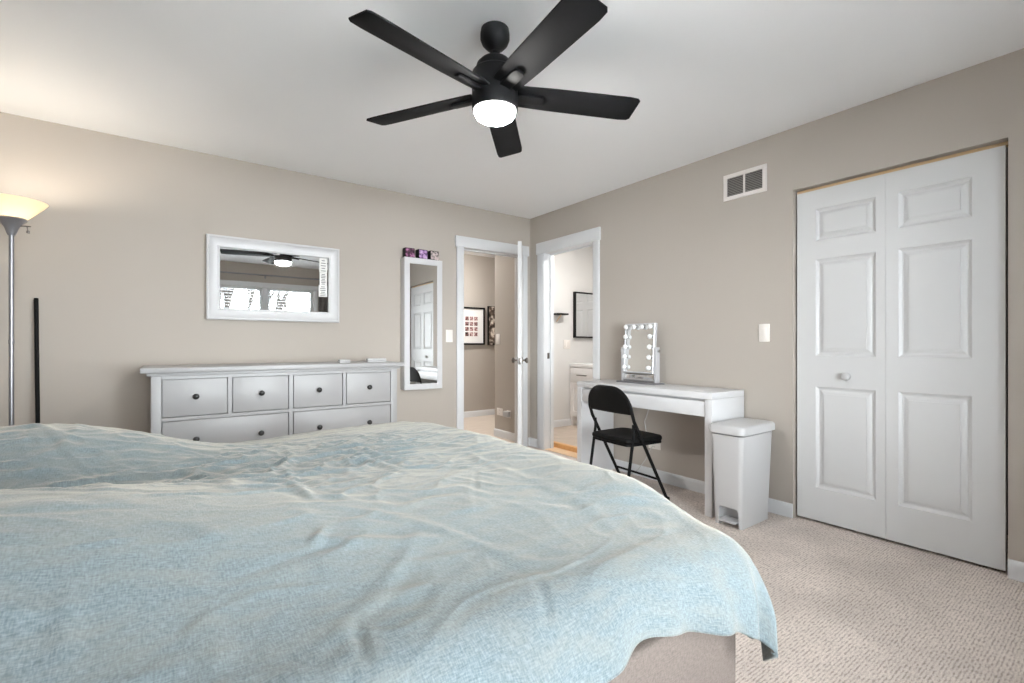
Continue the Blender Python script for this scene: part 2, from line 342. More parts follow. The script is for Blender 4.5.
# door casings
b = bmesh.new()
bx(b, (DX0 - .075, YA - .018, 0), (DX0, YA, DH), .003); bx(b, (DX1, YA - .018, 0), (DX1 + .072, YA, DH), .003)
bx(b, (DX0 - .092, YA - .024, DH), (DX1 + .09, YA, DH + .105), .004)
bx(b, (DX0 - .02, YA, 0), (DX0, YA + T, DH + .02)); bx(b, (DX1, YA, 0), (DX1 + .02, YA + T, DH + .02)); bx(b, (DX0, YA, DH), (DX1, YA + T, DH + .02))
bx(b, (DX0, YA + .05, 0), (DX0 + .012, YA + .085, DH)); bx(b, (DX1 - .012, YA + .05, 0), (DX1, YA + .085, DH)); bx(b, (DX0, YA + .05, DH - .012), (DX1, YA + .085, DH))
struct('trim_1', b, M_TRIM, 'white casing and jamb around the hall doorway', 'door casing')
b = bmesh.new()
bx(b, (XB - .018, BY0 - .075, 0), (XB, BY0, DH), .003); bx(b, (XB - .018, BY1, 0), (XB, BY1 + .105, DH), .003)
bx(b, (XB - .024, BY0 - .088, DH), (XB, BY1 + .118, DH + .118), .004)
bx(b, (XB, BY0 - .02, 0), (XB + T, BY0, DH + .02)); bx(b, (XB, BY1, 0), (XB + T, BY1 + .02, DH + .02)); bx(b, (XB, BY0, DH), (XB + T, BY1, DH + .02))
bx(b, (XB + .07, BY1 - .012, 0), (XB + .1, BY1, DH)); bx(b, (XB + .07, BY0, 0), (XB + .1, BY0 + .012, DH)); bx(b, (XB + .07, BY0, DH - .012), (XB + .1, BY1, DH))
t2 = struct('trim_2', b, M_TRIM, 'white casing and jamb around the bathroom doorway', 'door casing')
link('strike_plate', box((XB + .03, BY1 - .003, .94), (XB + .06, BY1 - .0002, 1.0), .001), M_NICKEL, t2)

# ------------------------------------------------------------------ doors
def panel_face(bm, x0, x1, z0, z1, panels, y, sgn):
    """a door face at depth y (facing sgn*y) with moulded panels; panels = [(xa,xb,za,zb)]"""
    xs = sorted({x0, x1} | {p[0] for p in panels} | {p[1] for p in panels}); zs = sorted({z0, z1} | {p[2] for p in panels} | {p[3] for p in panels})
    def q(a, b, c, d): bm.faces.new([bm.verts.new(v) for v in (a, b, c, d)])
    for i in range(len(xs) - 1):
        for j in range(len(zs) - 1):
            cxx, cz = (xs[i] + xs[i + 1]) / 2, (zs[j] + zs[j + 1]) / 2
            if any(p[0] < cxx < p[1] and p[2] < cz < p[3] for p in panels): continue
            q((xs[i], y, zs[j]), (xs[i + 1], y, zs[j]), (xs[i + 1], y, zs[j + 1]), (xs[i], y, zs[j + 1]))
    steps = [(0, 0), (.003, .005), (.007, .0075), (.013, .013), (.021, .0135), (.023, .012), (.040, .006), (.0425, .006), (.0435, .0022), (.046, .002)]
    for (xa, xb, za, zb) in panels:
        prev = None
        for ins, dep in steps:
            yy = y - sgn * dep
            ring = [(xa + ins, yy, za + ins), (xb - ins, yy, za + ins), (xb - ins, yy, zb - ins), (xa + ins, yy, zb - ins)]
            if prev:
                for k in range(4): q(prev[k], prev[(k + 1) % 4], ring[(k + 1) % 4], ring[k])
            prev = ring
        q(*prev)
def leaf(w, h, t, panels):
    bm = bmesh.new()
    panel_face(bm, 0, w, 0, h, panels, -t / 2, -1); panel_face(bm, 0, w, 0, h, panels, t / 2, 1)
    for a, b_ in (((0, 0), (0, h)), ((w, 0), (w, h))):
        bm.faces.new([bm.verts.new(v) for v in ((a[0], -t / 2, 0), (a[0], t / 2, 0), (a[0], t / 2, h), (a[0], -t / 2, h))])
    for z in (0, h): bm.faces.new([bm.verts.new(v) for v in ((0, -t / 2, z), (w, -t / 2, z), (w, t / 2, z), (0, t / 2, z))])
    bmesh.ops.remove_doubles(bm, verts=bm.verts, dist=1e-5); bmesh.ops.recalc_face_normals(bm, faces=bm.faces); return bm
def six(w, st=.105, mid=.095):
    a = (w - 2 * st - mid) / 2; out = []
    for x in (st, st + a + mid):
        for za, zb in ((.20, .815), (1.0, 1.585), (1.69, 1.9)): out.append((x, x + a, za, zb))
    return out
# closet bifold: two three-panel leaves in the recessed opening
CDX = XB + .047
t = thing('door_1', (CDX, 1.326, 0), 'white folding closet door with six moulded panels', 'closet door', -90, kind='structure')
LW = .452
pl_ = [(.105, LW - .045, .2, .815), (.105, LW - .045, 1.003, 1.588), (.105, LW - .045, 1.70, 1.895)]
pr_ = [(.055, LW - .108, .2, .815), (.055, LW - .108, 1.003, 1.588), (.055, LW - .108, 1.70, 1.895)]
l1 = link('leaf', leaf(LW, 2.012, .032, pl_), M_DOOR, t, 25); l1.location = (.002, 0, .014)
l2 = link('leaf', leaf(LW + .006, 2.012, .032, pr_), M_DOOR, t, 25); l2.location = (.002 + LW + .0012, 0, .014)
k = link('knob', lathe(bmesh.new(), [(0, -.052), (.012, -.051), (.021, -.044), (.023, -.036), (.018, -.028), (.009, -.022), (.009, -.018), (.022, -.017), (.022, -.0162)], 24, 'y', (.268, 0, .885)), M_PLASTIC, l1)
b = bmesh.new(); bx(b, (XB + .058, CY0 + .001, CHT - .016), (XB + .10, CY1 - .001, CHT)); bx(b, (XB + .08, CY0, 0), (XB + .11, CY0 + .006, CHT))
struct('trim_3', b, M_ROOFW, 'raw pine strip above the folding closet doors', 'trim')
# open bedroom door, edge-on
HX, HY = DX1 - .004, YA - .012
ang = math.degrees(math.atan2(3.365 - HY, 2.556 - HX))
t = thing('door_2', (HX, HY, 0), 'white panel door standing open, seen edge-on', 'door', ang, kind='structure')
W = .70
lf = link('leaf', leaf(W, 2.015, .035, six(W)), M_DOOR, t, 25); lf.location = (0.006, 0, .012)
kn = [(0, .062), (.014, .061), (.025, .053), (.027, .044), (.02, .034), (.010, .028), (.010, .008), (.03, .006), (.031, .0005)]
link('door_knob', lathe(bmesh.new(), [(r, h + .0175) for r, h in kn], 24, 'y', (W - .06, 0, .94)), M_NICKEL, t)
link('door_knob', lathe(bmesh.new(), [(r, -h - .0175) for r, h in kn], 24, 'y', (W - .06, 0, .94)), M_NICKEL, t)
link('latch_plate', box((W + .0055, -.012, .905), (W + .0075, .012, .965), .0008), M_NICKEL, t)
for z in (.25, 1.02, 1.78):
    b = bmesh.new(); bx(b, (DX1 - .0025, YA + .002, z - .045), (DX1 - .0005, YA + .036, z + .045)); tube(b, [(DX1 - .002, YA - .010, z - .045), (DX1 - .002, YA - .010, z + .045)], .006, 10)
    h = link('hinge', b, M_NICKEL, t); h.matrix_parent_inverse = (Matrix.Translation(t.location) @ Matrix.Rotation(R(ang), 4, 'Z')).inverted()
# bathroom linen door, seen in the bathroom mirror
t = thing('door_3', (5.298, 4.02, .05), 'white six-panel door inside the bathroom, reflected in its mirror', 'door', -90, kind='structure')
link('leaf', leaf(.71, 1.99, .036, six(.71)), M_DOOR, t, 25).location = (.04, -.012, 0)
link('casing', frame_sweep(bmesh.new(), -.03, .82, -.3, 2.07, [(0, 0), (0, .02), (.068, .02), (.068, 0)]), M_TRIM, t)

# ------------------------------------------------------------------ window wall (seen in mirrors)
t = thing('window_1', (0, YW, 0), 'white window with an unseen third pane added for daylight, bare trees outside', 'window', kind='structure')
b = bmesh.new()
for a in ((WX0 - .07, WX0, WZ0 - .02, WZ1), (WX1, WX1 + .07, WZ0 - .02, WZ1), (WX0 - .08, WX1 + .08, WZ1, WZ1 + .08)): bx(b, (a[0], .001, a[2]), (a[1], .02, a[3]), .003)
link('casing', b, M_TRIM, t)
link('sill', box((WX0 - .1, -.02, WZ0 - .04), (WX1 + .1, .05, WZ0), .006), M_TRIM, t)
MW = (WX1 - WX0) / 3  # unseen third pane and lower glass added to let in more sky light
for i in range(3):
    a, c_ = WX0 + MW * i + (.03 if i else 0), WX0 + MW * (i + 1) - (.03 if i < 2 else 0)
    q = link('sash', frame_sweep(bmesh.new(), a, c_, WZ0, WZ1, [(0, .045), (0, .095), (.045, .095), (.045, .045)]), M_TRIM, t)
    link('pane', box((a + .04, -.073, WZ0 + .04), (c_ - .04, -.069, WZ1 - .04)), M_GLASS, q)
    if i < 2: link('mullion', box((c_, -.1, WZ0), (c_ + .06, -.005, WZ1), .004), M_TRIM, t)
for i in range(3):
    a, c_ = WX0 + MW * i + (.035 if i else .006), WX0 + MW * (i + 1) - (.035 if i < 2 else .006)
    bl = thing('window_blind', ((a + c_) / 2, YW - .026, WZ1), 'white slatted window blind ' + ('on the added pane nearest the bed head', 'seen at the left in the framed mirror', 'seen at the right in the framed mirror')[i], 'blind', group='window blinds')
    hw = (c_ - a) / 2
    link('head_rail', box((-hw, -.016, -.035), (hw, .020, -.001), .002), M_TRIM, bl)
    b = bmesh.new()
    for kz in range(30): bx(b, (-hw, -.018, -.075 - kz * .048), (hw, .018, -.0735 - kz * .048), rot=Matrix.Rotation(R(10), 3, 'X').to_4x4(), piv=(0, 0, -.074 - kz * .048))
    for sx in (-hw * .7, 0, hw * .7): bx(b, (sx - .001, -.001, -1.47), (sx + .001, .001, -.035))
    link('slats', b, M_TRIM, bl, 0)
t = thing('curtain_rod', (1.35, YW + .07, 2.25), 'thin grey curtain rod above the window', 'curtain rod')
link('rod', tube(bmesh.new(), [(-2.0, 0, 0), (1.2, 0, 0)], .011), M_GREYM, t)
for x in (-1.9, 0, 1.15): link('bracket', bx(bx(bmesh.new(), (x - .008, -.069, -.02), (x + .008, .006, -.011)), (x - .012, -.0695, -.05), (x + .012, -.064, .02)), M_GREYM, t)
for x in (-2.01, 1.21): link('finial', lathe(bmesh.new(), [(0, -.02), (.014, -.015), (.02, 0), (.014, .015), (0, .02)], 20, 'x', (x, 0, 0)), M_GREYM, t)
for x0, x1, lb in ((-.60, -.29, 'grey curtain gathered at the bed side of the window'), (2.2, 2.52, 'grey curtain gathered at the closet side of the window')):
    b = bmesh.new(); n = 60; cols = []
    for i in range(n + 1):
        u = i / n; cols.append([b.verts.new((x0 + (x1 - x0) * u, YW + .045 + .018 * math.sin(u * 30) * (1 if k else .6), z)) for k, z in enumerate((2.225, 2.12, 1.2, .03))])
    for i in range(n):
        for k in range(3): b.faces.new((cols[i][k], cols[i + 1][k], cols[i + 1][k + 1], cols[i][k + 1]))
    o = tag(link('curtain', b, M_CURT), lb, 'curtain', 'grey curtains'); md = o.modifiers.new('s', 'SOLIDIFY'); md.thickness = .003; rebase(o, ((x0 + x1) / 2, YW + .07, 0.0))
# outside: unseen ground whitened to bounce daylight, and bare trees
struct('ground_outside', box((-25, -40, -3.2), (28, YW - T - .3, -3.1)), M_GROUND, 'unseen winter ground outside the window, whitened to bounce daylight', 'ground', 0)
def tree(x, y, h, seed, label):
    rnd = random.Random(seed); b = bmesh.new()
    def br(p, d, L, r, lv):
        pts = [p]; q = p.copy(); dd = d.copy()
        for i in range(4):
            dd = (dd + Vector((rnd.uniform(-.14, .14), rnd.uniform(-.14, .14), rnd.uniform(-.02, .1)))).normalized(); q = q + dd * L / 4; pts.append(q.copy())
        tube(b, pts, [r * (1 - .17 * i) for i in range(5)], 6 if lv else 10)
        if lv < 4:
            for i in range(3 if lv else 11):
                f = rnd.uniform(.35, 1) if lv else rnd.uniform(.3, 1); k = min(3, int(f * 4)); s = pts[k].lerp(pts[k + 1], f * 4 - k)
                az = rnd.uniform(0, 6.28); el = rnd.uniform(.3, .75)
                nd = (dd * math.cos(el) + Vector((math.cos(az), math.sin(az), .25)) * math.sin(el)).normalized()
                br(s, nd, L * rnd.uniform(.5, .72), max(.045, r * (1 - .17 * (f * 4)) * .68), lv + 1)
    br(Vector((0, 0, 0)), Vector((0, 0, 1)), h, .17, 0)
    o = link('bare_tree', b, M_BARK, None, 60); o.location = (x, y, -3.15); tag(o, label, 'tree', 'bare trees outside the window')
tree(1.3, -4.7, 6.6, 3, 'bare winter tree outside, seen reflected at the left of the framed mirror')
tree(3.6, -13.0, 8.2, 8, 'bare winter tree outside, seen reflected at the right of the framed mirror')

# ------------------------------------------------------------------ bed
BX0, BX1, BY_0, BY_1 = -1.06, 1.03, .55, 2.31
t = thing('bed', ((BX0 + BX1) / 2, (BY_0 + BY_1) / 2, 0), 'tan linen upholstered bed base under the blue duvet', 'bed')
def uvbox(o, s=1.0):
    me = o.data; uv = me.uv_layers.new(name='uv')
    for p in me.polygons:
        n = p.normal; ax = max(range(3), key=lambda i: abs(n[i])); ia, ib = [(1, 2), (0, 2), (0, 1)][ax]
        for li in p.loop_indices:
            co = me.vertices[me.loops[li].vertex_index].co; uv.data[li].uv = (co[ia] * s, co[ib] * s)
hx, hy = (BX1 - BX0) / 2, (BY_1 - BY_0) / 2
b = bmesh.new()
bx(b, (-hx, -hy, .05), (hx, -hy + .05, .525), .012, 3); bx(b, (-hx, hy - .05, .05), (hx, hy, .525), .012, 3); bx(b, (hx - .05, -hy + .03, .05), (hx - .0005, hy - .03, .524)); bx(b, (-hx + .0005, -hy + .03, .05), (-hx + .05, hy - .03, .524))
uvbox(link('side_rails', b, M_BEDUP, t))
link('slat_deck', box((-hx + .05, -hy + .05, .25), (hx - .05, hy - .05, .27)), M_ROOFW, t)
for sx in (-1, 1):
    for sy in (-1, 1): link('leg', lathe(bmesh.new(), [(0, 0), (.02, 0), (.028, .055), (0, .055)], 16, 'z', (sx * (hx - .06), sy * (hy - .06), 0)), M_BLACK, t)
o = tag(link('mattress', box((BX0 + .055, BY_0 + .053, .272), (BX1 - .055, BY_1 - .053, .572), .03, 4), M_SHEET), 'beige sheeted mattress under the duvet on the tan bed', 'mattress'); rebase(o, (0, 1.43, .272))

# duvet: cloth draped over the bed, its own shape with pillow mounds and folds
F_, CXp, CYp, CAMZ = 471., 512., 345., 1.082
cs, cc = math.sin(math.atan(.7346)), math.cos(math.atan(.7346))
def on_plane(px, py, z):
    u, v = (px - CXp) / F_, -(py - CYp) / F_
    k = (z - CAMZ) / v; return (k * (cs + cc * u), k * (cc - cs * u))
def sst(e0, e1, x):
    tt = np.clip((x - e0) / (e1 - e0), 0, 1); return tt * tt * (3 - 2 * tt)
RAD = .125
IX1, IY0, IY1 = .985, .60, 2.275          # inset rectangle where the cloth starts to turn down
LX, LYN, LYF = .235, .185, .30              # cloth hanging beyond it: foot, near side, far side
NU, NV = 420, 420
us = np.linspace(-1.07, IX1 + LX, NU); vs = np.linspace(IY0 - LYN, IY1 + LYF, NV)
U, V = np.meshgrid(us, vs, indexing='ij')
ex = np.maximum(U - IX1, 0); ey = np.where(V < IY0, V - IY0, np.where(V > IY1, V - IY1, 0.0))
# hem is a little uneven on the near side
ey = np.where(ey < 0, ey * (1 + .10 * np.sin(U * 7 + 1) + .05 * np.sin(U * 17)) * (1 + .34 * sst(.86, 1.04, U)), ey)
Lr = np.sqrt(ex ** 2 + ey ** 2) + 1e-9
dx, dy = ex / Lr, ey / Lr
ARC = RAD * math.pi / 2
th = np.minimum(Lr, ARC) / RAD
hor = np.where(Lr < ARC, RAD * np.sin(th), RAD + .05 * (Lr - ARC)); drop = np.where(Lr < ARC, RAD * (1 - np.cos(th)), RAD + .99 * (Lr - ARC))
X = np.minimum(U, IX1) + dx * hor; Y = np.clip(V, IY0, IY1) + dy * hor
Ly_ = np.abs(ey); hy_ = np.where(Ly_ < ARC, RAD * np.sin(np.minimum(Ly_, ARC) / RAD), RAD + .05 * (Ly_ - ARC))
Y = np.where((ex > 0) & (ey < 0), .45 * Y + .55 * (IY0 - hy_), Y)
def g(x, y, cx_, cy_, sx, sy, p=2.0): return np.exp(-(np.abs((x - cx_) / sx) ** p + np.abs((y - cy_) / sy) ** p))
xc, yc = np.minimum(U, IX1), np.clip(V, IY0, IY1)
Zt = .690 + .022 * sst(.0, .35, yc - IY0) * sst(0, .3, IY1 - yc)
Zt += .158 * g(xc, yc, -.55, 1.04, .66, .32, 2.2) + .130 * g(xc, yc, -.38, 1.98, .42, .27, 2.4)
Zt += .004 * g(xc, yc, .90, 2.0, .3, .25) + .02 * g(xc, yc, .2, 1.2, .5, .3) - .024 * g(xc, yc, .22, 2.2, .26, .2)
Zt += .016 * sst(.75, .98, xc) * sst(.7, .85, yc) * sst(1.95, 1.5, yc) - .018 * sst(.80, .58, yc) * sst(.6, .98, xc)
Zt -= .05 * g(xc, yc, -.75, 1.5, .55, .1)
# folds: (px polyline, width, height) traced as where the creases lie on the cover
folds = [
 ([(152, 471), (213, 476), (269, 479), (300, 476)], .020, .016), ([(168, 496), (229, 481), (274, 479)], .018, .016),
 ([(147, 489), (168, 499), (244, 494), (262, 490)], .018, .014), ([(294, 501), (262, 500), (240, 502)], .014, .013),
 ([(294, 501), (305, 514), (318, 520)], .013, .013), ([(294, 501), (288, 484), (280, 470)], .013, .011), ([(294, 501), (330, 492), (360, 480)], .015, .012),
 ([(325, 471), (366, 463), (411, 479)], .015, .014), ([(350, 440), (376, 456), (406, 466)], .014, .012), ([(340, 452), (352, 470), (345, 484)], .012, .010),
 ([(270, 462), (310, 468), (350, 462), (400, 470)], .014, .011), ([(230, 470), (270, 466), (300, 460)], .013, .010),
 ([(274, 509), (325, 514), (380, 508)], .015, .009), ([(300, 555), (350, 549), (406, 542), (457, 532)], .016, .010),
 ([(310, 562), (320, 550), (328, 540)], .010, .010), ([(362, 600), (385, 588), (420, 578)], .014, .006), ([(356, 604), (362, 630), (372, 650)], .008, -.010), ([(348, 640), (352, 668), (350, 683)], .010, -.009),
 ([(71, 628), (66, 650), (63, 674)], .014, .010), ([(112, 560), (100, 520), (112, 500)], .03, .010), ([(180, 560), (220, 575), (290, 580)], .03, .006),
 ([(380, 470), (430, 462), (470, 470)], .014, .008), ([(420, 500), (460, 490), (500, 500)], .016, .007), ([(390, 520), (430, 505), (450, 500)], .014, .007),
 ([(0, 470), (40, 466), (80, 478)], .020, .018), ([(20, 482), (32, 470), (50, 480)], .015, .012), ([(60, 476), (75, 468), (80, 455)], .015, .010),
 ([(538, 564), (548, 585), (559, 605)], .010, -.008), ([(594, 579), (593, 600), (592, 625)], .010, -.008), ([(640, 560), (650, 585), (655, 610)], .010, -.006), ([(500, 540), (540, 550), (575, 545)], .02, .006),
 ([(480, 610), (500, 640), (505, 665)], .014, -.007), ([(200, 600), (215, 640), (215, 680)], .018, .006),
 ([(460, 450), (500, 470), (560, 490)], .02, .006), ([(540, 480), (590, 500), (640, 530)], .022, .005),
]
Zf = np.zeros_like(Zt)
rf = random.Random(11)
for _ in range(90):
    cxp, cyp = rf.gauss(.35, .42), rf.gauss(1.45, .38); L_ = rf.uniform(.05, .22); aa = rf.gauss(.1, .75) if rf.random() < .7 else rf.uniform(0, 3.14)
    wd = rf.uniform(.006, .016); ht = rf.uniform(.0005, .003) * rf.choice((1, 1, -.7))
    ca, sa = math.cos(aa), math.sin(aa); du, dv = U - cxp, V - cyp; al = du * ca + dv * sa; ac = -du * sa + dv * ca + rf.uniform(-1.5, 1.5) * al ** 2
    Zf += ht * np.exp(-(al / L_) ** 2) * (np.exp(-(ac / wd) ** 2) - .4 * np.exp(-((np.abs(ac) - 1.6 * wd) / wd) ** 2))
for pts, wd, ht in folds:
    P = np.array([on_plane(px, py, .72) for px, py in pts])
    # resample to a smooth curve
    tt = np.linspace(0, 1, len(P)); T2 = np.linspace(0, 1, 18)
    Q = np.stack([np.interp(T2, tt, P[:, 0]), np.interp(T2, tt, P[:, 1])], 1)
    best = np.full(Zt.shape, 9.0); par = np.zeros_like(Zt)
    for i in range(len(Q) - 1):
        a, bb = Q[i], Q[i + 1]; d = bb - a; l2 = (d ** 2).sum() + 1e-12
        s = np.clip(((U - a[0]) * d[0] + (V - a[1]) * d[1]) / l2, 0, 1)
        di = np.hypot(U - a[0] - s * d[0], V - a[1] - s * d[1]); m_ = di < best
        best = np.where(m_, di, best); par = np.where(m_, (i + s) / (len(Q) - 1), par)
    Zf += .38 * ht * np.sin(np.pi * (.08 + .84 * par)) * (np.exp(-(best / (.85 * wd)) ** 2) - .35 * np.exp(-((best - 1.7 * wd) / (.9 * wd)) ** 2))
Zn = np.zeros_like(Zt)
for i in range(NU):
    for j in range(NV):
        u, v = U[i, j], V[i, j]
        w1 = noise.noise((u * 2.0 + 3, v * 4.0, 1.7)); w2 = noise.noise((u * 5 + 9 + w1, v * 10, 4.1))
        mk = math.exp(-((u - .30) / .50) ** 2 - ((v - 1.55) / .36) ** 2); mk2 = math.exp(-((u + .7) / .5) ** 2 - ((v - 1.6) / .22) ** 2)
        q1 = noise.noise((u * 3.4 + 1.3 * w1 + .7 * w2, v * 7.0 - u * 1.5 + 1.2 * w2, 8.2)); q2 = noise.noise((u * 8 + .8 * w2 + 2 * q1, v * 17 + u * 3 + q1, 5.2))
        q3 = noise.noise((u * 9 - v * 6 + q1 + 4, v * 8 + u * 7 + w2, 3.3))
        r1 = max(0, 1 - abs(q1) * 3.2) ** 2; r2 = max(0, 1 - abs(q2) * 2.6) ** 2; r3 = max(0, 1 - abs(q3) * 4) ** 2
        w4 = noise.noise((u * 16, v * 22 + 3 * w2, 2.2))
        Zn[i, j] = .006 * w1 + .0018 * w2 + .0006 * w4 + (.0022 + .0125 * mk + .008 * mk2) * r1 + (.0006 + .0032 * mk + .003 * mk2) * r2 + (.0010 + .0045 * mk) * r3
flat = sst(.25, 0.0, Lr)
Zs = Zt + (Zf + Zn) * (.25 + .75 * flat) - drop
# side folds on the hanging part: push outwards in waves
wave = (.012 * np.sin(U * 21 + 2 * np.sin(U * 5)) + .008 * np.sin(U * 43)) * sst(.05, .2, -ey)
Y = Y + wave
waveX = (.014 * np.sin(V * 19 + 1.5 * np.sin(V * 6))) * sst(.08, .25, ex)
X = X + waveX
X = X - .034 * sst(.80, .42, V) * sst(.8, 1.0, U)
corner = sst(.02, .15, np.minimum(ex, -ey))
X = X + .004 * corner
me = bpy.data.meshes.new('duvet')
verts = np.stack([X, Y, Zs], -1).reshape(-1, 3)
idx = np.arange(NU * NV).reshape(NU, NV)
faces = np.stack([idx[:-1, :-1], idx[1:, :-1], idx[1:, 1:], idx[:-1, 1:]], -1).reshape(-1, 4)
me.from_pydata(verts.tolist(), [], faces.tolist()); me.materials.append(M_DUVET)
uv = me.uv_layers.new(name='uv'); li = np.zeros(len(me.loops), dtype=np.int32); me.loops.foreach_get('vertex_index', li)
uvs = np.stack([U.reshape(-1)[li], V.reshape(-1)[li]], -1).astype(np.float32).reshape(-1); uv.data.foreach_set('uv', uvs)
me.polygons.foreach_set('use_smooth', [True] * len(me.polygons))
duvet = bpy.data.objects.new('duvet', me); C.objects.link(duvet); rebase(duvet, (.1, 1.43, .6))
md = duvet.modifiers.new('thick', 'SOLIDIFY'); md.thickness = .012; md.offset = -1
tag(duvet, 'rumpled pale blue linen duvet spread over the whole bed', 'duvet')

# ------------------------------------------------------------------ dresser
DXC = .69; DYF = 3.49; DD = .45
t = thing('dresser', (DXC, DYF, 0), 'long white eight-drawer dresser with black knobs against the wall', 'dresser')
hw = .762
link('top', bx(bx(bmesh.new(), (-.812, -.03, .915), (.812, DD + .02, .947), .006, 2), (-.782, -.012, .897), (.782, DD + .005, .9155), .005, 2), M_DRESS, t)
b = bmesh.new()
for a in ((-hw, 0, .0, -hw + .05, .05, .897), (hw - .05, 0, 0, hw, .05, .897), (-hw, DD - .05, 0, -hw + .05, DD, .897), (hw - .05, DD - .05, 0, hw, DD, .897)): bx(b, a[:3], a[3:], .002)
bx(b, (-hw + .004, .05, .1), (-hw + .024, DD - .05, .897)); bx(b, (hw - .024, .05, .1), (hw - .004, DD - .05, .897)); bx(b, (-hw + .05, DD - .02, .1), (hw - .05, DD - .008, .897))
bx(b, (-hw + .05, .002, .878), (hw - .05, .03, .897)); bx(b, (-hw + .05, .002, .625), (hw - .05, .03, .645)); bx(b, (-hw + .05, .002, .352), (hw - .05, .03, .372)); bx(b, (-hw + .05, .002, .085), (hw - .05, .03, .105))
bx(b, (-.0125, .003, .105), (.0125, .03, .878)); bx(b, (-.371, .003, .645), (-.349, .03, .878)); bx(b, (.349, .003, .645), (.371, .03, .878)); bx(b, (-hw + .05, .035, .1), (hw - .05, .04, .89))
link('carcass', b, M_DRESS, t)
def drawer(x0, x1, z0, z1, knobs):
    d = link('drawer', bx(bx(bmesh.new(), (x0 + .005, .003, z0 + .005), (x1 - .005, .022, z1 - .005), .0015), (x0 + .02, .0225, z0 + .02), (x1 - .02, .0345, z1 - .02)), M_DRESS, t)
    for kx in knobs:
        link('knob', lathe(bmesh.new(), [(0, -.029), (.008, -.0285), (.0155, -.024), (.018, -.017), (.0155, -.011), (.009, -.007), (.008, -.001), (.013, .001), (.013, .0025)], 24, 'y', (kx, 0, (z0 + z1) / 2 + .004)), M_KNOB, d)
for x0, x1 in ((-hw + .05, -.371), (-.349, -.0125), (.0125, .349), (.371, hw - .05)): drawer(x0, x1, .645, .878, [(x0 + x1) / 2])
for z0, z1 in ((.372, .625), (.105, .352)):
    for x0, x1 in ((-hw + .05, -.0125), (.0125, hw - .05)):
        w_ = x1 - x0; drawer(x0, x1, z0, z1, [x0 + w_ * .245, x1 - w_ * .245])
def small_box(x, y, z, w_, d, h, label, rz):
    t = thing('white_box', (x, y, z), label, 'small box', rz)
    link('base', box((-w_ / 2, -d / 2, 0), (w_ / 2, d / 2, h * .45), .004), M_PLASTIC, t); link('lid', box((-w_ / 2 + .001, -d / 2 + .001, h * .47), (w_ / 2 - .001, d / 2 - .001, h), .005), M_PLASTIC, t)
small_box(1.085, 3.62, .947, .085, .05, .026, 'smaller white plastic box on the dresser top', 6)
small_box(1.335, 3.63, .947, .15, .07, .030, 'wider white plastic box on the dresser beside the tall mirror', -5)

# ------------------------------------------------------------------ framed wall mirror
t = thing('framed_mirror', (.686, YA, 1.265), 'wide white framed mirror hung above the dresser', 'mirror')
link('frame', frame_sweep(bmesh.new(), -.457, .457, 0, .60, [(0, .002), (0, .038), (.006, .042), (.014, .042), (.022, .034), (.05, .024), (.068, .021), (.072, .026), (.079, .026), (.083, .016), (.083, .002)]), M_FURN, t)
link('glass', box((-.376, -.013, .081), (.376, -.008, .519)), M_MIRROR, t)
def sticker(x0, x1, z0, z1, lines):
    s = link('sticker', box((x0, -.0145, z0), (x1, -.0133, z1)), M_PAPER, t, 0)
    b = bmesh.new(); n = lines
    for i in range(n):
        zz = z1 - (i + .8) * (z1 - z0) / (n + .6); ln = (x1 - x0) * (.62 if i % 3 else .45)
        bx(b, ((x0 + x1) / 2 - ln / 2, -.0152, zz - .005), ((x0 + x1) / 2 + ln / 2, -.0144, zz))
    link('printed_lines', b, M_PRINT, s, 0)
sticker(.306, .366, .40, .515, 5); sticker(.308, .364, .30, .398, 7); sticker(.300, .366, .205, .299, 6)

# ------------------------------------------------------------------ wall jewellery cabinet with tall mirror
t = thing('mirror_cabinet', (1.868, YA, .685), 'narrow white wall cabinet with a tall mirror door', 'cabinet')
link('body', box((-.183, -.075, 0), (.183, -.001, 1.17), .003), M_FURN, t)
d = link('door', frame_sweep(bmesh.new(), -.186, .186, -.002, 1.172, [(0, .077), (0, .093), (.003, .096), (.05, .096), (.053, .090), (.053, .077)]), M_FURN, t)
mg = link('mirror_glass', box((-.134, -.005, .050), (.134, .003, 1.12)), M_MIRROR, d); mg.location = (0, -.084, 0); mg.rotation_euler = (0, 0, R(-.8))
link('lock', lathe(bmesh.new(), [(0, .024), (.007, .023), (.009, .012), (.009, .0035)], 16, 'x', (.1825, -.05, .72)), M_BLACK, t)
def photo_mat(name, cols, sc):
    m, nt, bb, N, L = nmat(name); bb.inputs['Roughness'].default_value = .3
    tc = N.new('ShaderNodeTexCoord'); vz = N.new('ShaderNodeTexNoise'); vz.inputs['Scale'].default_value = sc; vz.inputs['Detail'].default_value = 2; L.new(tc.outputs['Object'], vz.inputs['Vector'])
    cr = N.new('ShaderNodeValToRGB'); e = cr.color_ramp.elements
    e[0].position = .36; e[1].position = .66
    e[0].color = cols[0] + (1,); e[1].color = cols[2] + (1,); q = e.new(.5); q.color = cols[1] + (1,)
    L.new(vz.outputs['Fac'], cr.inputs[0]); L.new(cr.outputs[0], bb.inputs['Base Color']); return m
